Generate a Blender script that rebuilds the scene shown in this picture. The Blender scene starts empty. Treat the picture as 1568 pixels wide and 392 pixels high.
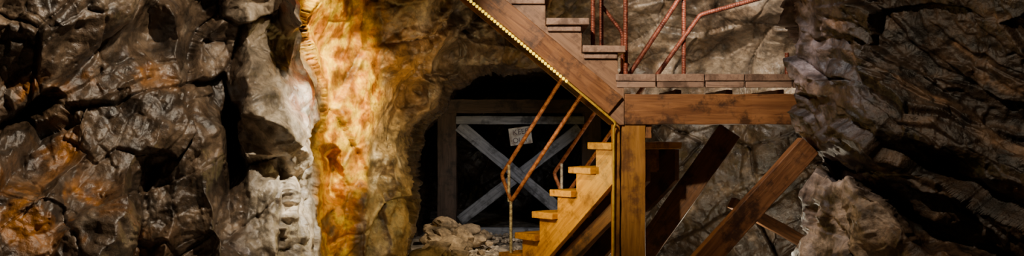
import bpy, math, random
import numpy as np
from mathutils import Vector, Matrix
random.seed(4); rng=np.random.RandomState(7)
scene=bpy.context.scene
CZ=1.3
def W(u,v,Y):
    """survey helper: bearing (u,v) of a 1568-wide sheet at distance Y -> world metres"""
    return Vector(((u-784)/1568*Y, Y, CZ-(v-196)/1568*Y))
# ------------------------------------------------------------------ noise
def _h(ix,iy,iz,seed):
    h=(ix.astype(np.uint32)*np.uint32(374761393)+iy.astype(np.uint32)*np.uint32(668265263)+iz.astype(np.uint32)*np.uint32(2147483647-58)+np.uint32(seed*144269+17))
    h^=h>>np.uint32(13); h*=np.uint32(1274126177); h^=h>>np.uint32(16); h*=np.uint32(2246822519); h^=h>>np.uint32(13)
    return h
def _r(h,k=0):
    h=(h+np.uint32(k*0x9E3779B1 & 0xffffffff)); h=h^(h>>np.uint32(15)); h=h*np.uint32(2654435761); h=h^(h>>np.uint32(16))
    return (h&np.uint32(0xffffff)).astype(np.float32)/np.float32(0xffffff)
def gn(p,seed=0):
    i=np.floor(p).astype(np.int64); f=(p-i).astype(np.float32)
    w=f*f*f*(f*(f*6-15)+10); out=0
    for dx in (0,1):
        for dy in (0,1):
            for dz in (0,1):
                h=_h(i[:,0]+dx,i[:,1]+dy,i[:,2]+dz,seed)
                g=(_r(h,1)*2-1)*(f[:,0]-dx)+(_r(h,2)*2-1)*(f[:,1]-dy)+(_r(h,3)*2-1)*(f[:,2]-dz)
                ww=(w[:,0] if dx else 1-w[:,0])*(w[:,1] if dy else 1-w[:,1])*(w[:,2] if dz else 1-w[:,2])
                out=out+g*ww
    return out
def fbm(p,o=4,seed=0,gain=.5):
    s=0;a=1.
    for k in range(o):
        s=s+a*gn(p*(2.03**k)+k*7.3,seed+k); a*=gain
    return s
def ridg(p,o=4,seed=0):
    s=0;a=1.
    for k in range(o):
        s=s+a*(1-2*np.abs(gn(p*(2.1**k)+k*3.7,seed+k))*1.6); a*=.5
    return s
def crease(p,seed,n=4,warp=.5):
    """continuous planar facets with sharp creases"""
    r=np.random.RandomState(seed); s=0
    for k in range(n):
        d=r.normal(size=3); d/=np.linalg.norm(d)
        t=p@d+warp*gn(p*.7+k*5.1,seed+k)+r.rand(); a=np.abs((t-np.floor(t))-.5)*2
        s=s+(a-.5)*(1+.8*gn(p*.45+k*3.3,seed+40+k))
    return s/math.sqrt(n)
def facet(p,seed=0,slope=.7):
    i=np.floor(p).astype(np.int64); n=len(p)
    d1=np.full(n,9.,np.float32); d2=np.full(n,9.,np.float32); val=np.zeros(n,np.float32); rid=np.zeros(n,np.float32)
    for dx in (-1,0,1):
        for dy in (-1,0,1):
            for dz in (-1,0,1):
                c=i+np.array([dx,dy,dz]); h=_h(c[:,0],c[:,1],c[:,2],seed)
                q=p-(c+np.stack([_r(h,4),_r(h,5),_r(h,6)],1))
                d=np.sqrt((q*q).sum(1)).astype(np.float32)
                vv=((_r(h,7)*2-1)*q[:,0]+(_r(h,8)*2-1)*q[:,1]+(_r(h,9)*2-1)*q[:,2])*2*slope+(_r(h,10)-.5)
                m=d<d1
                d2=np.where(m,d1,np.minimum(d2,d)); val=np.where(m,vv,val); rid=np.where(m,_r(h,11),rid); d1=np.where(m,d,d1)
    return val,d2-d1,rid
def sm(a,b,x):
    t=np.clip((x-a)/(b-a),0,1); return t*t*(3-2*t)
def mixc(c,col,m):
    return c*(1-m[:,None])+np.array(col)[None,:]*m[:,None]
# ------------------------------------------------------------------ materials
def nodes(name):
    m=bpy.data.materials.new(name); m.use_nodes=True
    nt=m.node_tree; return m,nt,nt.nodes,nt.links,nt.nodes['Principled BSDF']
def rock_mat(name,rlo=.28,rhi=.65,bump=.9,fine=1.,spec=.5,vor=.25):
    m,nt,N,L,B=nodes(name)
    at=N.new('ShaderNodeAttribute'); at.attribute_name='Col'
    tc=N.new('ShaderNodeTexCoord')
    def noise(s,d=6,r=.6):
        n=N.new('ShaderNodeTexNoise'); n.inputs['Scale'].default_value=s; n.inputs['Detail'].default_value=d; n.inputs['Roughness'].default_value=r
        L.new(tc.outputs['Object'],n.inputs['Vector']); return n
    n1=noise(6,8,.62); n2=noise(30,5,.7); n3=noise(4,4)
    r=N.new('ShaderNodeMapRange'); r.inputs[1].default_value=.35; r.inputs[2].default_value=.65; r.inputs[3].default_value=.4; r.inputs[4].default_value=1.6
    L.new(n1.outputs[0],r.inputs[0])
    r2=N.new('ShaderNodeMapRange'); r2.inputs[1].default_value=.35; r2.inputs[2].default_value=.65; r2.inputs[3].default_value=.7; r2.inputs[4].default_value=1.3
    L.new(n2.outputs[0],r2.inputs[0])
    mu=N.new('ShaderNodeMath'); mu.operation='MULTIPLY'; L.new(r.outputs[0],mu.inputs[0]); L.new(r2.outputs[0],mu.inputs[1])
    vm=N.new('ShaderNodeVectorMath'); vm.operation='SCALE'; L.new(at.outputs['Color'],vm.inputs[0]); L.new(mu.outputs[0],vm.inputs['Scale'])
    L.new(vm.outputs[0],B.inputs['Base Color']); B.inputs['Specular IOR Level'].default_value=spec
    rr=N.new('ShaderNodeMapRange'); rr.inputs[1].default_value=.35; rr.inputs[2].default_value=.65; rr.inputs[3].default_value=rlo; rr.inputs[4].default_value=rhi
    L.new(n3.outputs[0],rr.inputs[0]); L.new(rr.outputs[0],B.inputs['Roughness'])
    vo=N.new('ShaderNodeTexVoronoi'); vo.inputs['Scale'].default_value=9
    mp=N.new('ShaderNodeVectorMath'); mp.operation='MULTIPLY_ADD'; mp.inputs[1].default_value=(.15,.15,.15)
    L.new(n1.outputs['Color'],mp.inputs[0]); L.new(tc.outputs['Object'],mp.inputs[2]); L.new(mp.outputs[0],vo.inputs['Vector'])
    b0=N.new('ShaderNodeBump'); b0.inputs['Strength'].default_value=vor; b0.inputs['Distance'].default_value=.03; L.new(vo.outputs['Distance'],b0.inputs['Height'])
    b1=N.new('ShaderNodeBump'); b1.inputs['Strength'].default_value=bump; b1.inputs['Distance'].default_value=.04; L.new(n1.outputs[0],b1.inputs['Height']); L.new(b0.outputs[0],b1.inputs['Normal'])
    b3=N.new('ShaderNodeBump'); b3.inputs['Strength'].default_value=.5*fine; b3.inputs['Distance'].default_value=.010; L.new(n2.outputs[0],b3.inputs['Height']); L.new(b1.outputs[0],b3.inputs['Normal'])
    L.new(b3.outputs[0],B.inputs['Normal'])
    return m
def wood_mat(name,c1,c2,c3,rough=.55,sc=1.):
    m,nt,N,L,B=nodes(name)
    tc=N.new('ShaderNodeTexCoord'); mp=N.new('ShaderNodeMapping'); mp.inputs['Scale'].default_value=(1.6*sc,17*sc,17*sc)
    oi=N.new('ShaderNodeObjectInfo'); ad=N.new('ShaderNodeVectorMath'); ad.operation='ADD'
    mr=N.new('ShaderNodeMath'); mr.operation='MULTIPLY'; mr.inputs[1].default_value=37.
    L.new(oi.outputs['Random'],mr.inputs[0]); L.new(tc.outputs['Object'],ad.inputs[0]); L.new(mr.outputs[0],ad.inputs[1]); L.new(ad.outputs[0],mp.inputs[0])
    n=N.new('ShaderNodeTexNoise'); n.inputs['Scale'].default_value=1.6; n.inputs['Detail'].default_value=8; n.inputs['Roughness'].default_value=.65; n.inputs['Distortion'].default_value=.8
    L.new(mp.outputs[0],n.inputs['Vector'])
    cr=N.new('ShaderNodeValToRGB'); e=cr.color_ramp.elements
    e[0].position=.3; e[0].color=(*c1,1); e[1].position=.68; e[1].color=(*c2,1); x=e.new(.5); x.color=tuple((a*.45+b*.55) for a,b in zip(c1,c2))+(1,)
    L.new(n.outputs[0],cr.inputs[0])
    n2=N.new('ShaderNodeTexNoise'); n2.inputs['Scale'].default_value=5; n2.inputs['Detail'].default_value=6; n2.inputs['Roughness'].default_value=.7
    L.new(ad.outputs[0],n2.inputs['Vector'])
    r2=N.new('ShaderNodeMapRange'); r2.inputs[1].default_value=.50; r2.inputs[2].default_value=.62; r2.inputs[4].default_value=.85; L.new(n2.outputs[0],r2.inputs[0])
    mx=N.new('ShaderNodeMix'); mx.data_type='RGBA'; L.new(r2.outputs[0],mx.inputs[0]); L.new(cr.outputs[0],mx.inputs[6]); mx.inputs[7].default_value=(*c3,1)
    L.new(mx.outputs[2],B.inputs['Base Color']); B.inputs['Roughness'].default_value=rough
    bp=N.new('ShaderNodeBump'); bp.inputs['Strength'].default_value=.5; bp.inputs['Distance'].default_value=.008; L.new(n.outputs[0],bp.inputs['Height']); L.new(bp.outputs[0],B.inputs['Normal'])
    return m
def rust_mat(name,c1,c2,sc=30):
    m,nt,N,L,B=nodes(name)
    tc=N.new('ShaderNodeTexCoord'); n=N.new('ShaderNodeTexNoise'); n.inputs['Scale'].default_value=sc; n.inputs['Detail'].default_value=6
    L.new(tc.outputs['Object'],n.inputs['Vector']); cr=N.new('ShaderNodeValToRGB'); e=cr.color_ramp.elements
    e[0].position=.38; e[0].color=(*c1,1); e[1].position=.62; e[1].color=(*c2,1); L.new(n.outputs[0],cr.inputs[0]); L.new(cr.outputs[0],B.inputs['Base Color'])
    B.inputs['Roughness'].default_value=.5; B.inputs['Metallic'].default_value=.15
    bp=N.new('ShaderNodeBump'); bp.inputs['Strength'].default_value=.4; bp.inputs['Distance'].default_value=.004; L.new(n.outputs[0],bp.inputs['Height']); L.new(bp.outputs[0],B.inputs['Normal'])
    return m
M_rock=rock_mat('wet_rock',.16,.42,.7,.8,.65,.1); M_rockR=rock_mat('dark_rock',.30,.55,.8,.9,.5,.1); M_dry=rock_mat('dry_gravel',.7,.9,.6)
M_wood=wood_mat('brown_timber',(.12,.038,.012),(.38,.16,.055),(.035,.013,.006),.5)
M_woodL=wood_mat('stringer_timber',(.16,.078,.045),(.40,.22,.13),(.08,.038,.024),.5)
M_post=wood_mat('post_timber',(.20,.075,.012),(.46,.21,.04),(.12,.045,.010),.5)
M_tread=wood_mat('tread_timber',(.20,.11,.08),(.46,.29,.21),(.10,.055,.038),.6)
M_dark=wood_mat('dark_timber',(.06,.026,.010),(.22,.095,.034),(.025,.013,.008),.55)
M_yel=wood_mat('yellow_lit_timber',(.42,.175,.004),(.80,.40,.008),(.20,.075,.004),.45)  # yellow LED light on the lower stairs put into the timber's colour
M_grey=wood_mat('weathered_grey_timber',(.07,.073,.09),(.36,.37,.42),(.035,.035,.04),.6)
M_old=wood_mat('old_brown_timber',(.04,.024,.016),(.13,.08,.055),(.02,.014,.01),.7)
M_rust=rust_mat('rusty_rebar',(.12,.026,.014),(.32,.085,.045)); M_galv=rust_mat('galvanised_rebar',(.25,.2,.17),(.6,.56,.52))
M_rrail=rust_mat('orange_rusty_rebar',(.20,.06,.025),(.45,.18,.09))
M_led,nt,N,L,B=nodes('led_lens'); B.inputs['Base Color'].default_value=(.9,.7,.05,1)
_tc=N.new('ShaderNodeTexCoord'); _n=N.new('ShaderNodeTexNoise'); _n.inputs['Scale'].default_value=40; L.new(_tc.outputs['Object'],_n.inputs[0])
_c=N.new('ShaderNodeValToRGB'); _c.color_ramp.elements[0].color=(1,.60,.0,1); _c.color_ramp.elements[1].color=(1,.80,.03,1); L.new(_n.outputs[0],_c.inputs[0]); L.new(_c.outputs[0],B.inputs['Emission Color'])
B.inputs['Emission Strength'].default_value=2.2
M_ledt=rust_mat('led_tape',(.45,.26,.01),(.65,.42,.03))
# ------------------------------------------------------------------ mesh helpers
def grid_obj(name,P,C,mat):
    nr,nc,_=P.shape
    me=bpy.data.meshes.new(name); me.vertices.add(nr*nc); me.vertices.foreach_set('co',P.reshape(-1).astype(np.float32))
    a=np.arange(nr*nc).reshape(nr,nc); q=np.stack([a[:-1,:-1],a[1:,:-1],a[1:,1:],a[:-1,1:]],-1).reshape(-1)
    nf=(nr-1)*(nc-1); me.loops.add(nf*4); me.loops.foreach_set('vertex_index',q.astype(np.int32)); me.polygons.add(nf)
    me.polygons.foreach_set('loop_start',np.arange(0,nf*4,4,dtype=np.int32)); me.update(calc_edges=True)
    me.polygons.foreach_set('use_smooth',np.ones(nf,bool))
    if C is not None:
        ca=me.color_attributes.new('Col','FLOAT_COLOR','POINT'); cc=np.ones((nr*nc,4),np.float32); cc[:,:3]=np.clip(C.reshape(-1,3),0,1); ca.data.foreach_set('color',cc.reshape(-1))
    me.materials.append(mat); ob=bpy.data.objects.new(name,me); scene.collection.objects.link(ob); return ob
def normals(P):
    du=np.gradient(P,axis=1); dv=np.gradient(P,axis=0); n=np.cross(du,dv); n/=np.linalg.norm(n,axis=2,keepdims=True)+1e-9; return n
def empty(name,loc=(0,0,0),rz=0):
    e=bpy.data.objects.new(name,None); e.location=loc; e.rotation_euler=(0,0,rz); e.empty_display_size=.2; scene.collection.objects.link(e); return e
def mesh_obj(name,verts,faces,mat,parent=None,smooth=False,bevel=0):
    me=bpy.data.meshes.new(name); me.from_pydata([tuple(v) for v in verts],[],faces); me.update()
    if smooth:
        for p in me.polygons: p.use_smooth=True
    me.materials.append(mat); ob=bpy.data.objects.new(name,me); scene.collection.objects.link(ob)
    if parent: ob.parent=parent
    if bevel:
        b=ob.modifiers.new('bevel','BEVEL'); b.width=bevel; b.segments=2; b.limit_method='ANGLE'
    return ob
import bmesh
def beam(name,a,b,w,h,mat,parent=None,up=(0,0,1),wob=.004,bevel=.006):
    """sawn timber from a to b; w = horizontal-ish thickness, h = thickness along 'up'"""
    a=Vector(a); b=Vector(b); x=(b-a); Ln=x.length; x.normalize(); upv=Vector(up)
    y=upv.cross(x)
    if y.length<1e-3: y=Vector((0,1,0)).cross(x)
    y.normalize(); z=x.cross(y)
    n=max(2,int(Ln/.12)); vs=[];fs=[]
    for i in range(n+1):
        t=-Ln/2+Ln*i/n
        for sy,sz in ((-1,-1),(1,-1),(1,1),(-1,1)):
            vs.append((t,sy*w/2+random.uniform(-wob,wob),sz*h/2+random.uniform(-wob,wob)))
    for i in range(n):
        for k in range(4):
            k2=(k+1)%4; fs.append((i*4+k,i*4+k2,(i+1)*4+k2,(i+1)*4+k))
    fs.append((3,2,1,0)); m=n*4; fs.append((m,m+1,m+2,m+3))
    ob=mesh_obj(name,vs,fs,mat,parent,bevel=bevel)
    R=Matrix((x,y,z)).transposed().to_4x4(); R.translation=(a+b)/2; ob.matrix_basis=R
    me=ob.data
    bm=bmesh.new(); bm.from_mesh(me); bmesh.ops.recalc_face_normals(bm,faces=bm.faces); bm.to_mesh(me); bm.free()
    return ob
def slab(name,poly,y0,y1,mat,parent,slope=0.,bevel=.004):
    """polygon in local XZ extruded along Y; object's local X follows the slope so the grain does too"""
    c,s=math.cos(slope),math.sin(slope)
    cx=sum(p[0] for p in poly)/len(poly); cz=sum(p[1] for p in poly)/len(poly)
    loc=[((x-cx)*c+(z-cz)*s,-(x-cx)*s+(z-cz)*c) for x,z in poly]; n=len(poly); ym=(y0+y1)/2
    vs=[(x,y0-ym,z) for x,z in loc]+[(x,y1-ym,z) for x,z in loc]
    fs=[tuple(range(n)),tuple(range(2*n-1,n-1,-1))]+[(i,i+n,(i+1)%n+n,(i+1)%n) for i in range(n)]
    ob=mesh_obj(name,vs,fs,mat,parent,bevel=bevel)
    bm=bmesh.new(); bm.from_mesh(ob.data); bmesh.ops.recalc_face_normals(bm,faces=bm.faces); bm.to_mesh(ob.data); bm.free()
    ob.location=(cx,ym,cz); ob.rotation_euler=(0,-slope,0); return ob
def tube(name,pts,r,mat,parent=None,rib=.0,pitch=.016,bendr=.03):
    pts=[Vector(p) for p in pts]; path=[]
    for i,p in enumerate(pts):
        if 0<i<len(pts)-1:
            a=(pts[i-1]-p).normalized()*bendr; b=(pts[i+1]-p).normalized()*bendr
            for k in range(7):
                t=k/6; path.append((p+a)*(1-t)**2+p*2*t*(1-t)+(p+b)*t*t)
        else: path.append(p)
    S=[]; step=.004 if rib else .05; dist=0
    for i in range(len(path)-1):
        a,b=path[i],path[i+1]; l=(b-a).length; n=max(1,int(l/step))
        for k in range(n): S.append((a.lerp(b,k/n),(b-a).normalized(),dist+l*k/n))
        dist+=l
    S.append((path[-1],S[-1][1],dist)); vs=[];fs=[];ns=9
    ref=Vector((.3,.9,.2)); 
    for p,t,d in S:
        x=t.cross(ref).normalized(); y=t.cross(x)
        for k in range(ns):
            an=2*math.pi*k/ns; rr=r*(1+rib*max(0,math.sin(2*math.pi*d/pitch+an)))
            vs.append(p+(x*math.cos(an)+y*math.sin(an))*rr)
    m=len(S)
    for i in range(m-1):
        for k in range(ns): k2=(k+1)%ns; fs.append((i*ns+k,i*ns+k2,(i+1)*ns+k2,(i+1)*ns+k))
    fs.append(tuple(range(ns))); fs.append(tuple(range(m*ns-1,(m-1)*ns-1,-1)))
    return mesh_obj(name,vs,fs,mat,parent,smooth=True)
# ------------------------------------------------------------------ cave walls (left + back)
def axis(lo,a,b,hi,fine,coarse):
    return np.concatenate([np.arange(lo,a,coarse),np.arange(a,b,fine),np.arange(b,hi+1,coarse)])
us=axis(-420,-30,1290,1750,1.4,7.); vs_=axis(-520,-24,415,640,1.5,8.)
U,V=np.meshgrid(us,vs_); 
TUN=np.array([(612,700),(612,392),(622,350),(622,290),(618,235),(632,190),(668,158),(680,126),(730,106),(800,102),(860,112),(930,138),(985,190),(985,300),(975,392),(975,700)],float)
def polysdf(U,V,poly):
    x=U.ravel();y=V.ravel();d=np.full(x.shape,1e9);ins=np.zeros(x.shape,bool);n=len(poly)
    for i in range(n):
        a=poly[i];b=poly[(i+1)%n];e=b-a; t=np.clip(((x-a[0])*e[0]+(y-a[1])*e[1])/(e@e),0,1)
        d=np.minimum(d,np.hypot(x-a[0]-t*e[0],y-a[1]-t*e[1]))
        c=((a[1]>y)!=(b[1]>y))&(x<(b[0]-a[0])*(y-a[1])/((b[1]-a[1])+1e-9)+a[0]); ins^=c
    return np.where(ins,d,-d).reshape(U.shape)
q0=np.stack([U.ravel()/60,V.ravel()/60,np.zeros(U.size)],1)
wu=(fbm(q0,4,50)*26).reshape(U.shape); wv=(fbm(q0+9.,4,55)*26).reshape(U.shape)
Yb=np.interp(U,[-420,-200,0,100,200,300,350,420,470,520,560,600,650,700,800,900,1000,1100,1200,1300,1500,1750],
               [3.9,4.8,5.7,6.05,6.4,6.85,7.0,7.15,7.4,7.75,8.0,8.5,9.2,9.7,10.1,10.3,10.2,10.0,9.7,9.5,9.2,9.]) 
UE=np.interp(V,[-100,0,60,130,180,220,300,392,500],[450,455,470,500,502,490,480,495,500])   # right edge of pale buttress
Uw=U+wu*.6
step=sm(-4,14,Uw-UE)*(1-sm(80,200,Uw-UE)); Yb+=.38*step
Yb-=.22*np.exp(-((Uw-UE+60)/55.)**2)*sm(60,150,V)
Yb-=.55*sm(150,420,V)*(1-sm(380,470,U))
Yb-=np.clip(60-V,0,600)*(.0032-.0022*sm(480,640,U))
Yb-=.5*(1-sm(-20,110,V))*sm(560,700,U)
def ridge(u0,v0,u1,v1,w,amp):
    e=np.array([u1-u0,v1-v0],float); l=np.hypot(*e); t=((Uw-u0)*e[0]+(V+wv*.5-v0)*e[1])/l**2; tc=np.clip(t,0,1)
    d=np.hypot(Uw-u0-tc*e[0],V+wv*.5-v0-tc*e[1]); return -amp*np.clip(1-d/w,0,1)
for r in [(150,392,250,190,70,.42),(340,392,300,210,55,.35),(60,300,150,215,60,.26),(235,260,215,392,38,-.42),(60,60,150,20,80,.3),(120,170,210,120,70,.28),
          (380,40,390,150,36,.2),(400,180,470,230,40,.25),(430,300,440,392,36,.2),(360,180,350,330,28,-.25),(0,200,60,160,40,-.3),(270,30,280,150,40,.22),
          (447,-20,447,35,24,.5),(500,240,505,300,20,-.25),(560,300,560,392,30,.2),(600,250,590,392,35,.3),(610,90,680,60,40,.3),(640,110,690,150,25,.3),(720,60,860,85,45,.35)]:
    Yb+=ridge(*r)
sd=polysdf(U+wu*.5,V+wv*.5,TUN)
Yb=Yb+6.0*sm(-4,40,sd)-.2*np.exp(-(sd/22.)**2)
P=np.stack([(U-784)/1568*Yb,Yb,CZ-(V-196)/1568*Yb],-1)
Nn=normals(P); Nn*=np.sign(-(Nn*P).sum(2,keepdims=True)-1e-9)
def blur(A,k):
    for ax in (0,1):
        c=np.cumsum(np.concatenate([np.repeat(np.take(A,[0],ax),k,ax),A,np.repeat(np.take(A,[-1],ax),k+1,ax)],ax),axis=ax)
        n=A.shape[ax]; A=(np.take(c,np.arange(2*k,2*k+n),ax)-np.take(c,np.arange(0,n),ax))/(2*k)
    return A
Nn=blur(blur(Nn,20),20)+.6*np.array([.25,-1.,0]); Nn/=np.linalg.norm(Nn,axis=2,keepdims=True)
p=P.reshape(-1,3).copy()
wl=p+.05*np.stack([fbm(p*1.3,2,1),fbm(p*1.3,2,2),fbm(p*1.3,2,3)],1)
wp=wl+.015*np.stack([fbm(p*7,3,4),fbm(p*7,3,5),fbm(p*7,3,6)],1)
a_=math.radians(58); ca_,sa_=math.cos(a_),math.sin(a_)
al=(wp[:,0]*.8+wp[:,1]*.3)*ca_+wp[:,2]*sa_; ac=-(wp[:,0]*.8+wp[:,1]*.3)*sa_+wp[:,2]*ca_
sh=np.stack([al*.55,ac*1.1,wp[:,1]*.5],1)
f1,e1,r1=facet(sh*1.7,11,.55); f2,e2,r2=facet(sh*4.0+3,12,.55); f3,e3,r3=facet(wp*9.,13,.7)
disp=.13*np.clip(f1,-.7,.7)+.038*np.clip(f2,-.7,.7)+.009*f3+.20*crease(sh*.95,5,3,.15)+.085*crease(sh*2.2,9,3,.15)+.026*crease(wp*3.6,8,3,.2)+.012*crease(wp*8.,15,4,.2)+.05*fbm(p*1.5,3,20)+.006*ridg(wp*8,3,30)-.04*(1-sm(0,.035,e1))-.015*(1-sm(0,.05,e2))
uu=U.ravel(); vv=V.ravel()
calm=1-.5*sm(470,500,uu)*(1-sm(575,640,uu))
disp=disp*calm*(1-.3*sm(700,960,uu))
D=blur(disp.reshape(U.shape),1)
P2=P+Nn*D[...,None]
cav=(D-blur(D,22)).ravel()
n1=fbm(p*3,5,60); n2=fbm(p*8,4,70); n3=fbm(p*1.3,4,80); 
st=fbm(np.stack([al*2.2,ac*9,p[:,1]*2.],1),5,90)
C=np.tile(np.array([.072,.046,.028]),(len(p),1))
C=mixc(C,(.145,.097,.06),sm(-.1,.5,n1)); C=mixc(C,(.024,.018,.013),sm(.0,.45,n2-n1*.4)*.8)
C=mixc(C,(.20,.15,.105),sm(.1,.5,st)*.6); C=mixc(C,(.022,.016,.012),sm(.1,.5,-st)*.75)
def blob(u0,v0,ru,rv): return np.exp(-(((uu+wu.ravel()-u0)/ru)**2+((vv+wv.ravel()-v0)/rv)**2))
om=0
for b in [(30,330,85,70),(110,310,50,40),(170,120,80,18),(80,215,40,25),(190,372,50,25),(40,130,60,22),(470,110,30,50)]: om=om+blob(*b)
om=np.clip(om*1.1,0,1)*sm(-.25,.28,n1+n2*.6)
C=mixc(C,(.33,.118,.008),om*.88)
ue=UE.ravel(); uw=Uw.ravel()
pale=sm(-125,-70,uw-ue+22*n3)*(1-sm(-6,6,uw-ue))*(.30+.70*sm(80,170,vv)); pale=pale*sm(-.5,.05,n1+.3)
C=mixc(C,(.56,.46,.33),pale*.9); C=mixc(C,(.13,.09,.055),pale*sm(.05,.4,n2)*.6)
C=mixc(C,(.26,.07,.018),np.clip(blob(470,140,30,50)+blob(450,10,22,28)*1.3,0,1)*sm(-.3,.2,n2))
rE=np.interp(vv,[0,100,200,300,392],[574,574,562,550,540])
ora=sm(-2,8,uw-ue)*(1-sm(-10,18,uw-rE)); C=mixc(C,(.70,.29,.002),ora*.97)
C=mixc(C,(.94,.60,.018),ora*sm(-.1,.3,n2+.4*n1)*.9); C=mixc(C,(.26,.07,.004),ora*sm(.05,.35,-n2+.5*n3)*.85); C=mixc(C,(.10,.04,.010),ora*sm(.2,.5,st)*.8)  # yellow mix paints highlights into the strip; darker mixes are veins
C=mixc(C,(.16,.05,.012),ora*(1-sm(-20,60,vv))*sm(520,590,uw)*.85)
tan=sm(-10,18,uw-rE)*(1-sm(650,720,uu)); C=mixc(C,(.24,.16,.08),tan*.8); C=mixc(C,(.07,.047,.027),tan*sm(.05,.4,n2)*.8); C=mixc(C,(.44,.35,.25),tan*sm(.05,.4,st)*.7)
C=mixc(C,(.34,.14,.012),np.clip(blob(615,110,45,60)+.5*blob(690,60,40,30),0,1)*tan*.65)  # orange glow spilling from the strip, painted into the tan rock
bk=sm(650,730,uu); C=mixc(C,(.14,.092,.058),bk*.8); C=mixc(C,(.30,.23,.165),bk*sm(.05,.4,st)*.7); C=mixc(C,(.04,.027,.018),bk*sm(.1,.45,n2)*.8)
C=mixc(C,(.34,.26,.19),sm(940,1000,uu)*(1-sm(130,170,vv))*sm(-.3,.3,n1)*.7)
C=mixc(C,(.045,.029,.017),sm(900,960,uu)*sm(150,190,vv)*(1-sm(.10,.35,n1+n2*.5))*.9)  # shade under the landing painted into the rock, pale patches left as lit spots
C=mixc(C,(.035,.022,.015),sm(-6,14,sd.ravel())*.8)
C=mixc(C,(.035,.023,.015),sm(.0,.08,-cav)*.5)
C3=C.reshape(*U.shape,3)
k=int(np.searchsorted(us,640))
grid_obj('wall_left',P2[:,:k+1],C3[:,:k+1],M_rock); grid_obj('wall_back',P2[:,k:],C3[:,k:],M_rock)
# ------------------------------------------------------------------ right foreground rock
tt=np.concatenate([np.linspace(0,.12,60,endpoint=False),np.linspace(.12,1,420)]); vr=axis(-520,-30,415,640,1.5,8.)
T,VR=np.meshgrid(tt,vr)
ed=6+np.interp(VR,[-520,-100,0,50,90,150,180,215,240,256,264,275,300,340,392,640],[1230,1208,1202,1206,1211,1214,1222,1238,1258,1268,1266,1252,1240,1228,1212,1170])
s=np.clip((T-.12)/.88,0,1); bkk=np.clip((.12-T)/.12,0,1)
u_=ed+s*(1900-ed)+bkk*60
Yr=7.45-1.15*np.sin(np.clip(s*9,0,math.pi/2))*.45-1.9*s+2.6*bkk
grv=np.interp(s,[0,.08,.15,.3,1],[262,268,300,370,520])
q1=np.stack([s.ravel()*9,VR.ravel()/40,np.zeros(s.size)],1); grv=grv+(fbm(q1,3,5)*16).reshape(s.shape)
low=sm(-5,12,VR-grv); Yr=Yr-.38*low*sm(0,.03,s)-.12*low*np.exp(-((VR-grv-30)/40)**2)+.18*np.exp(-((VR-grv+14)/16)**2)*sm(0,.02,s)
Yr=Yr-.0018*np.clip(100-VR,0,400)*s
Yr=Yr-.25*np.exp(-((VR-150-s*260)/60)**2)*sm(.03,.15,s)
Pr=np.stack([(u_-784)/1568*Yr,Yr,CZ-(VR-196)/1568*Yr],-1)
Nr=normals(Pr); Nr*=np.sign(-(Nr[...,1:2]*1.+Nr[...,0:1]*.9)); Nr=blur(Nr,8); Nr/=np.linalg.norm(Nr,axis=2,keepdims=True); p=Pr.reshape(-1,3).copy()
wp=p+.08*np.stack([fbm(p*1.6,4,1),fbm(p*1.6,4,2),fbm(p*1.6,4,3)],1)
an=math.radians(32); xs=wp[:,0]*math.cos(an)-wp[:,2]*math.sin(an); zs=wp[:,0]*math.sin(an)+wp[:,2]*math.cos(an)-.12*wp[:,1]
sp=np.stack([xs*.9,wp[:,1]*.9,zs*3.6],1); f1,e1,r1=facet(sp,31,.6); f3,e3,r3=facet(wp*9,33,.7); f4,e4,r4=facet(np.stack([xs*2.2,wp[:,1]*2.2,zs*11],1),34,.6)
lw=low.ravel()
disp=(1-lw)*(.10*f1+.035*f4+.07*crease(np.stack([xs*.7,wp[:,1]*.7,zs*2.4],1),41,3,.2)+.010*f3)+lw*(.05*f1+.08*crease(wp*2.2,22,3,.2)+.02*crease(wp*6,23,3,.2)+.014*f3)+.05*fbm(p*2.,5,40)+.010*ridg(wp*8,3,44)
Pr2=Pr+Nr*blur(disp.reshape(s.shape),1)[...,None]
n1=fbm(p*3,5,61); n2=fbm(p*9,4,71); st=fbm(np.stack([xs*1.5,wp[:,1]*1.5,zs*12],1),5,91)
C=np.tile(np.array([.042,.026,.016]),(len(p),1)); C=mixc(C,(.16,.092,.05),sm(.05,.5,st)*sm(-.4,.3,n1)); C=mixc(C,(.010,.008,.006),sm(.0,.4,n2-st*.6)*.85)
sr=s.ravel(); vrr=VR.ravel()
ee=(1-sm(.02,.11,sr+.06*n1)); C=mixc(C,(.27,.215,.21),ee*(1-lw)*sm(-.2,.35,n1+n2*.6))  # lit lavender-grey strip along the edge, painted into the colour
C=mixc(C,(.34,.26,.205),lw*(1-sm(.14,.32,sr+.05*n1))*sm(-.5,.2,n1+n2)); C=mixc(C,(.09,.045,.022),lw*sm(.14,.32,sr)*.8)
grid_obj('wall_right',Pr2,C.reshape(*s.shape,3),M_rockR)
# ------------------------------------------------------------------ floor / ceiling
xs_=np.arange(-6,7,.04); ys_=np.arange(1,17,.04); X,Yg=np.meshgrid(xs_,ys_)
p=np.stack([X.ravel(),Yg.ravel(),np.zeros(X.size)],1)
Z=(.05*fbm(p*1.5,3,5)+.02*fbm(p*9,3,6)).reshape(X.shape)+.04*sm(9.8,11.5,Yg)
Cf=np.tile(np.array([.34,.28,.215]),(X.size,1)); nn=fbm(p*12,3,8); Cf=mixc(Cf,(.16,.12,.09),sm(0,.4,nn)); Cf=mixc(Cf,(.55,.49,.42),sm(.1,.5,-nn))
grid_obj('floor',np.stack([X,Yg,Z],-1)[::-1],Cf.reshape(*X.shape,3)[::-1],M_dry)
xs_=np.arange(-6,7,.08); ys_=np.arange(1,17,.08); X,Yg=np.meshgrid(xs_,ys_); p=np.stack([X.ravel(),Yg.ravel(),np.full(X.size,4.)],1)
f,e,_r1=facet(p*1.2,77,.7); Z=4.15+(.3*f+.25*fbm(p*.9,4,9)).reshape(X.shape)
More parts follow.
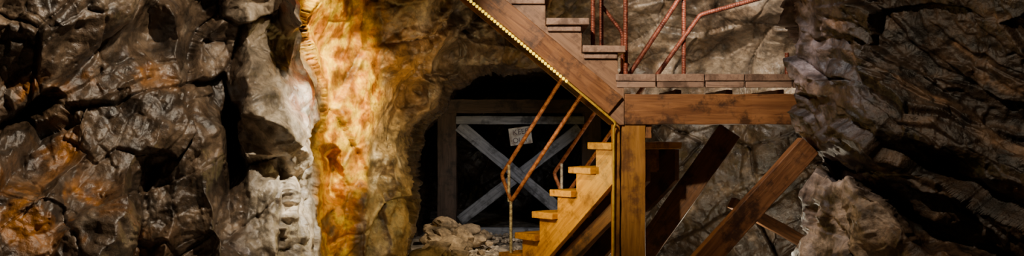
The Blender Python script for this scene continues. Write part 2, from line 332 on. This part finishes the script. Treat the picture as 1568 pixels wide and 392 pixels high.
grid_obj('ceiling',np.stack([X,Yg,Z],-1),np.full((*X.shape,3),.10)*np.array([1.2,1,.85]),M_rock)
# ------------------------------------------------------------------ loose stones
def stones(name,lst,mat):
    vs=[];fs=[];cs=[]
    bm=bmesh.new(); bmesh.ops.create_icosphere(bm,subdivisions=3,radius=1); bv=np.array([v.co[:] for v in bm.verts]); bf=[[v.index for v in f.verts] for f in bm.faces]; bm.free()
    bm=bmesh.new(); bmesh.ops.create_icosphere(bm,subdivisions=1,radius=1); sv=np.array([v.co[:] for v in bm.verts]); sf=[[v.index for v in f.verts] for f in bm.faces]; bm.free()
    for (x,y,z,r,c) in lst:
        v,fc=(bv,bf) if r>.05 else (sv,sf)
        o=rng.rand(3)*50; f,e,_=facet(v*.9+o,3,.9); q=v*(1+.2*f[:,None]+.12*gn(v*1.5+o,4)[:,None])*r*np.array([1+.4*rng.rand(),.8+.3*rng.rand(),.55+.35*rng.rand()])
        a=rng.rand()*6.28; R=np.array([[math.cos(a),-math.sin(a),0],[math.sin(a),math.cos(a),0],[0,0,1]]); tl=rng.uniform(-.4,.4); R2=np.array([[1,0,0],[0,math.cos(tl),-math.sin(tl)],[0,math.sin(tl),math.cos(tl)]])
        q=q@(R@R2).T+np.array([x,y,z]); o0=len(vs); vs.extend(map(tuple,q)); fs.extend([[i+o0 for i in f_] for f_ in fc]); cs.extend([c]*len(q))
    ob=mesh_obj(name,vs,fs,mat); ca=ob.data.color_attributes.new('Col','FLOAT_COLOR','POINT'); ca.data.foreach_set('color',np.array([(*c,1) for c in cs],np.float32).ravel()); return ob
lst=[]
for u,v,Y,r in [(690,378,10.0,.13),(675,358,10.5,.13),(708,362,10.5,.11),(730,368,10.7,.09),(718,352,11.0,.10),(742,360,11.2,.07),(668,385,9.8,.12),(702,390,9.8,.07),(682,344,10.9,.11),(700,352,11.1,.09),(652,392,9.6,.10),(684,392,9.7,.06),(737,387,10.0,.05),(713,377,10.3,.06),(748,373,10.6,.045),(666,350,11.0,.10),(662,368,10.3,.10)]:
    q=W(u,v,Y); c=random.uniform(.6,1.2); lst.append((q.x,q.y,max(q.z,r*.4),r,(.40*c,.285*c,.175*c)))
stones('rubble_pile',lst,M_dry)
lst=[]
for i in range(2600):
    y=random.uniform(8.6,12.2); x=random.uniform(-.8,1.5); r=random.uniform(.008,.028)*(1 if random.random()<.93 else 1.7); c=random.uniform(.5,1.5)
    if abs(x-.88)<.25 and y<8.9: continue
    lst.append((x,y,.03+.04*(1 if y>11 else 0),r,(min(.8,.44*c),min(.75,.35*c),min(.7,.26*c))))
stones('gravel',lst,M_dry)
# ------------------------------------------------------------------ landing
YF=7.95
ld=empty('wooden_landing')
xj=[.80,1.115,1.49,1.80,2.17,2.5]
for i in range(5):
    a,b=xj[i],xj[i+1]; xm=(a+b)/2
    beam(f'deck_plank_{i+1}',(xm,YF-.04,1.690),(xm,YF+1.0,1.690),b-a-.006,.055,M_tread,ld,wob=.003)
    beam(f'deck_nailer_{i+1}',(a+.01,YF-.005,1.637),(b-.004,YF-.005,1.637),.05,.048,M_tread,ld,wob=.002)
beam('rim_beam',(.872,YF+.02,1.445),(2.6,YF+.02,1.445),.07,.235,M_wood,ld)
beam('side_beam',(.90,YF+.06,1.47),(.90,YF+1.0,1.47),.06,.2,M_dark,ld)
beam('rear_beam',(.85,YF+.97,1.47),(2.6,YF+.97,1.47),.07,.23,M_dark,ld)
for i,x in enumerate((1.3,1.7,2.1)): beam(f'joist_{i+1}',(x,YF+.06,1.51),(x,YF+.93,1.51),.05,.18,M_dark,ld)
beam('support_post',(.944,YF+.09,-.05),(.944,YF+.09,1.328),.185,.18,M_post,ld,up=(0,1,0))
beam('post_face_board',(.812,YF+.09,-.05),(.812,YF+.09,1.33),.15,.055,M_post,ld,up=(1,0,0))
beam('post_cleat',(1.06,YF+.07,1.22),(1.06,YF+.07,1.327),.12,.05,M_wood,ld,up=(1,0,0))
for nm,a,b,w,h,mt in [('diagonal_brace_front',W(1238,222,7.40),W(1040,440,7.4),.12,.165,M_wood),
                      ('diagonal_brace_rear',W(1118,200,8.55),W(955,430,8.75),.12,.20,M_dark),
                      ('diagonal_brace_inner',W(1230,370,9.2),W(1120,310,9.0),.08,.10,M_dark)]:
    beam(nm,a,b,w,h,mt,ld)
# ------------------------------------------------------------------ upper flight (rises to the left)
uf=empty('upper_staircase'); NT=5
zt=[1.937,2.147]+[2.147+.213*k for k in range(1,7)]; xr=[.875-.28*k for k in range(8)]
sl=.835
def low_(x): return 1.325+sl*(.835-x)
poly=[(.868,1.325),(.868,1.66)]
for i in range(NT):
    xi=xr[i]-.055; poly+= [(xi+.0,(zt[i-1] if i else 1.72)-.06),(xi,zt[i]-.055)] if i else [(xi,1.66),(xi,zt[0]-.055)]
xl=xr[NT-1]-.33; poly+=[(xl,zt[NT-1]-.055),(xl,low_(xl)),(.835,1.325)]
pp=[];[pp.append(q) for q in poly if q not in pp]
slab('stringer_front',pp,YF-.02,YF+.03,M_woodL,uf,-math.atan(sl)); slab('stringer_rear',pp,YF+.80,YF+.85,M_dark,uf,-math.atan(sl))
beam('stringer_facing_board',(.80,YF-.035,low_(.80)+.118),(xl,YF-.035,low_(xl)+.118),.03,.17,M_wood,uf)
for i in range(NT):
    beam(f'tread_{i+1}',(xr[i]-.165,YF-.075,zt[i]-.028),(xr[i]-.165,YF+.9,zt[i]-.028),.33,.052,M_tread,uf,wob=.003)
    beam(f'tread_cleat_{i+1}',(xr[i]-.19,YF-.045,zt[i]-.078),(xr[i]-.19,YF+.02,zt[i]-.078),.26,.045,M_tread,uf,wob=.002)
    if i: beam(f'riser_{i+1}',(xr[i]-.075,YF+.0,(zt[i]+zt[i-1])/2-.03),(xr[i]-.075,YF+.8,(zt[i]+zt[i-1])/2-.03),.025,.16,M_tread,uf)
# ------------------------------------------------------------------ lower flight (drops away to the left)
lf=empty('lower_staircase',(.648,8.229,0),math.atan2(.815,-.58))
z0=1.185; R=.2; Q=.25
poly=[(-Q-.0,z0-.06)]
for i in range(0,6): poly+=[(Q*i-.04,z0-R*i-.06),(Q*i-.04,max(z0-R*(i+1)-.06,0.0))]
yb=lambda x:.70-.8*(x+.04)
poly+=[((.70/.8)-.04,0.0),(-.25,yb(-.25))]
pp=[];[pp.append(q) for q in poly if q not in pp]
slab('stringer_near',pp,-.05,0,M_yel,lf,-math.atan(.8)); slab('stringer_middle',pp,-.40,-.35,M_dark,lf,-math.atan(.8)); slab('stringer_far',pp,-.72,-.67,M_dark,lf,-math.atan(.8))
for i in range(0,6):
    xn=Q*i; beam(f'tread_{i+2}',(xn-.145,.055,z0-R*i-.028),(xn-.145,-.70-.01,z0-R*i-.028),.29,.055,M_yel,lf,wob=.003)
    beam(f'riser_{i+2}',(xn-.055,-.052,z0-R*i-.15),(xn-.055,-.67,z0-R*i-.15),.022,.18,M_yel,lf)
beam('under_brace',(-.22,-.12,.70),(.75,-.12,.0),.06,.12,M_dark,lf)
# ------------------------------------------------------------------ railings
r1=empty('stair_railing',(.648,8.229,0),math.atan2(.815,-.58))
def sr_(par,y):
    tube('rails',[(.25,y,1.85),(1.28,y,.874),(1.13,y,.646),(.02,y,1.68)],.0155,M_rrail,par,.28)
    tube('lower_post',[(1.135,y,.17),(1.135,y,.67)],.013,M_galv,par,.25)
    tube('lower_post_stub',[(1.165,y,.64),(1.165,y,.985)],.012,M_galv,par,.25)
    tube('upper_post',[(.33,y,.77),(.33,y,1.78)],.012,M_galv,par,.25) if y<-.5 else None
sr_(r1,.0)
r2_=empty('stair_railing',(.648,8.229,0),math.atan2(.815,-.58)); r2_.name='stair_railing.001'
sr_(r2_,-.60)
r3=empty('landing_railing')
def T_(n,pts,r=.018,m=M_rust): tube(n,pts,r,m,r3,.15,.02)
T_('post_1',[W(958,113,8.02)-Vector((0,0,.01)),W(958,-60,8.02)]); T_('post_2',[W(1047,117,8.85),W(1047,-70,8.85)])
q=W(1205,118,8.85); T_('post_3',[q,(q.x,q.y,1.72+.23)])
T_('diagonal_rail_1',[W(963,115,8.8),W(1044,-8,8.8),W(1085,-70,8.8)],.02)
T_('diagonal_rail_2',[W(1006,115,8.82),W(1072,23,8.82),W(1165,-3,8.82),W(1300,-40,8.82)],.019)
T_('top_rail',[W(958,-60,8.02),W(1047,-70,8.85),W(1300,-75,8.85)])
r4=empty('upper_stair_railing')
for i,(u,Y) in enumerate([(908,8.3),(921,8.6)]):
    q=W(u,70,Y); tube(f'post_{i+1}',[(q.x,q.y,1.935),(q.x,q.y,3.0)],.018,M_rust,r4,.15,.02)
tube('cross_rail',[W(921,8,8.6),W(953,50,8.6),W(953,113,8.6)],.015,M_rust,r4,.15,.02)
tube('hand_rail',[(W(921,0,8.6).x,8.6,3.0),(-.2,8.6,3.7)],.016,M_rust,r4,.15,.02)
# ------------------------------------------------------------------ led rope light
led=empty('led_rope_light')
dx=Vector((-1,0,sl)).normalized()
st0=Vector((.835,YF-.045,low_(.835)))
tube('tape',[(.787,YF+.0,.0),(.787,YF-.03,1.31),st0+Vector((-.03,0,.012)),Vector((xl,YF-.045,low_(xl)))],.0085,M_ledt,led)
vs=[];fs=[];bm=bmesh.new(); bmesh.ops.create_icosphere(bm,subdivisions=1,radius=.0135); bv=[v.co.copy() for v in bm.verts]; bf=[[v.index for v in f.verts] for f in bm.faces]; bm.free()
for i in range(90):
    c=Vector((.42,YF-.05,low_(.42)-.010))+dx*(.03*i)
    if c.x<xl: break
    o=len(vs); vs+=[c+v for v in bv]; fs+=[[k+o for k in f] for f in bf]
mesh_obj('led_beads',vs,fs,M_led,led,smooth=True)
# ------------------------------------------------------------------ timber mine frame in the tunnel
fr=empty('mine_timber_frame'); Y=12.0
beam('post_left',W(685,364,Y),W(685,172,Y),.22,.2,M_old,fr,up=(0,1,0)); beam('post_right',W(905,364,Y),W(905,172,Y),.22,.2,M_old,fr,up=(0,1,0))
beam('cap_beam',W(662,163,Y),W(925,163,Y),.2,.16,M_old,fr)
beam('cross_rail',W(698,184,Y-.12),W(895,184,Y-.12),.05,.095,M_grey,fr); beam('sill',W(700,354,Y-.12),W(895,354,Y-.12),.06,.085,M_grey,fr)
beam('brace_1',W(703,192,Y-.08),W(876,338,Y-.08),.04,.14,M_grey,fr); beam('brace_2',W(888,196,Y-.03),W(704,338,Y-.03),.04,.13,M_grey,fr)
sg=empty('warning_sign')
m,nt,N,L,B=nodes('sign_paint'); tc=N.new('ShaderNodeTexCoord'); n=N.new('ShaderNodeTexNoise'); n.inputs['Scale'].default_value=14; n.inputs['Detail'].default_value=6; L.new(tc.outputs['Object'],n.inputs[0]); cr=N.new('ShaderNodeValToRGB'); cr.color_ramp.elements[0].position=.35; cr.color_ramp.elements[0].color=(.30,.20,.13,1); cr.color_ramp.elements[1].position=.55; cr.color_ramp.elements[1].color=(.72,.66,.56,1); L.new(n.outputs[0],cr.inputs[0]); L.new(cr.outputs[0],B.inputs['Base Color'])
q=W(797,208,Y-.2); sb=beam('board',q-Vector((.13,0,0)),q+Vector((.13,0,0)),.015,.20,m,sg,wob=.003); sb.rotation_euler=(0,math.radians(-8),0)
mt=rust_mat('sign_letters',(.05,.02,.02),(.10,.04,.03))
for i,(tx,dz) in enumerate((('KEEP',.045),('OUT',-.05))):
    cu=bpy.data.curves.new('t','FONT'); cu.body=tx; cu.size=.085; cu.align_x='CENTER'; cu.align_y='CENTER'; cu.extrude=.001
    to=bpy.data.objects.new('t',cu); scene.collection.objects.link(to); me=bpy.data.meshes.new_from_object(to.evaluated_get(bpy.context.evaluated_depsgraph_get())) ; bpy.data.objects.remove(to)
    o=bpy.data.objects.new(f'lettering_{i+1}',me); me.materials.clear(); me.materials.append(mt); scene.collection.objects.link(o); o.parent=sg
    o.location=q+Vector((0,-.013,dz)); o.rotation_euler=(math.radians(90),math.radians(-8),0)
# ------------------------------------------------------------------ lights
def light(kind,name,loc,tgt,e,col,size=.1,spot=60,blend=.5):
    l=bpy.data.lights.new(name,kind); l.energy=e; l.color=col
    if kind=='SPOT': l.spot_size=math.radians(spot); l.spot_blend=blend; l.shadow_soft_size=size
    elif kind=='AREA': l.size=size
    else: l.shadow_soft_size=size
    o=bpy.data.objects.new(name,l); o.location=loc; scene.collection.objects.link(o)
    if tgt is not None: o.rotation_euler=(Vector(tgt)-Vector(loc)).to_track_quat('-Z','Y').to_euler()
light('SPOT','orange_wall_spotlight',(-.75,6.2,3.1),W(530,80,7.8),1150,(1,.84,.42),.03,28,.8)
light('SPOT','buttress_spotlight',(-.1,6.8,2.7),W(450,240,7.1),620,(1,.93,.78),.03,28,.8)
light('SPOT','left_wall_spotlight',(-.5,4.9,3.5),W(190,220,6.2),480,(1,.86,.66),.03,80,.8)
light('SPOT','stair_spotlight',(-.5,5.4,3.4),W(950,95,8),600,(1,.84,.62),.05,42,.7)
light('SPOT','tunnel_spotlight',(.1,8.9,1.5),W(780,340,12),60,(.9,.93,1.),.05,50,.8)
light('SPOT','rubble_fill',(.1,8.9,1.7),W(700,380,10.5),140,(1,.84,.60),.05,38,.8)  # added fill without a fixture, brightens the stones at the tunnel mouth
light('POINT','stair_lamp',(-.1,8.2,.9),None,22,(1,.74,.22),.05)
light('POINT','underdeck_lamp',(1.85,9.0,.30),None,18,(1,.88,.66),.04)
light('SPOT','arch_spotlight',(-.2,7.0,1.0),W(620,150,9.3),90,(1,.82,.56),.06,50,.8)
light('SPOT','rear_wall_spotlight',(1.2,7.2,3.5),W(1080,20,9.6),480,(1,.89,.74),.06,50,.8)
light('SPOT','right_wall_spotlight',(.9,6.6,3.2),W(1262,210,7.1),110,(.95,.90,.94),.04,42,.8)
light('SPOT','right_rock_spotlight',(.7,5.0,3.5),W(1400,120,6),190,(1,.80,.56),.05,75,.9)
w=bpy.data.worlds.new('cave_air'); scene.world=w; w.use_nodes=True; w.node_tree.nodes['Background'].inputs[0].default_value=(.6,.45,.33,1); w.node_tree.nodes['Background'].inputs[1].default_value=.012
cd=bpy.data.cameras.new('camera'); cam=bpy.data.objects.new('camera',cd); scene.collection.objects.link(cam); cam.location=(0,0,CZ); cam.rotation_euler=(math.radians(90),0,0); cd.lens=36; cd.sensor_width=36; cd.sensor_fit='HORIZONTAL'; cd.clip_start=.05; scene.camera=cam
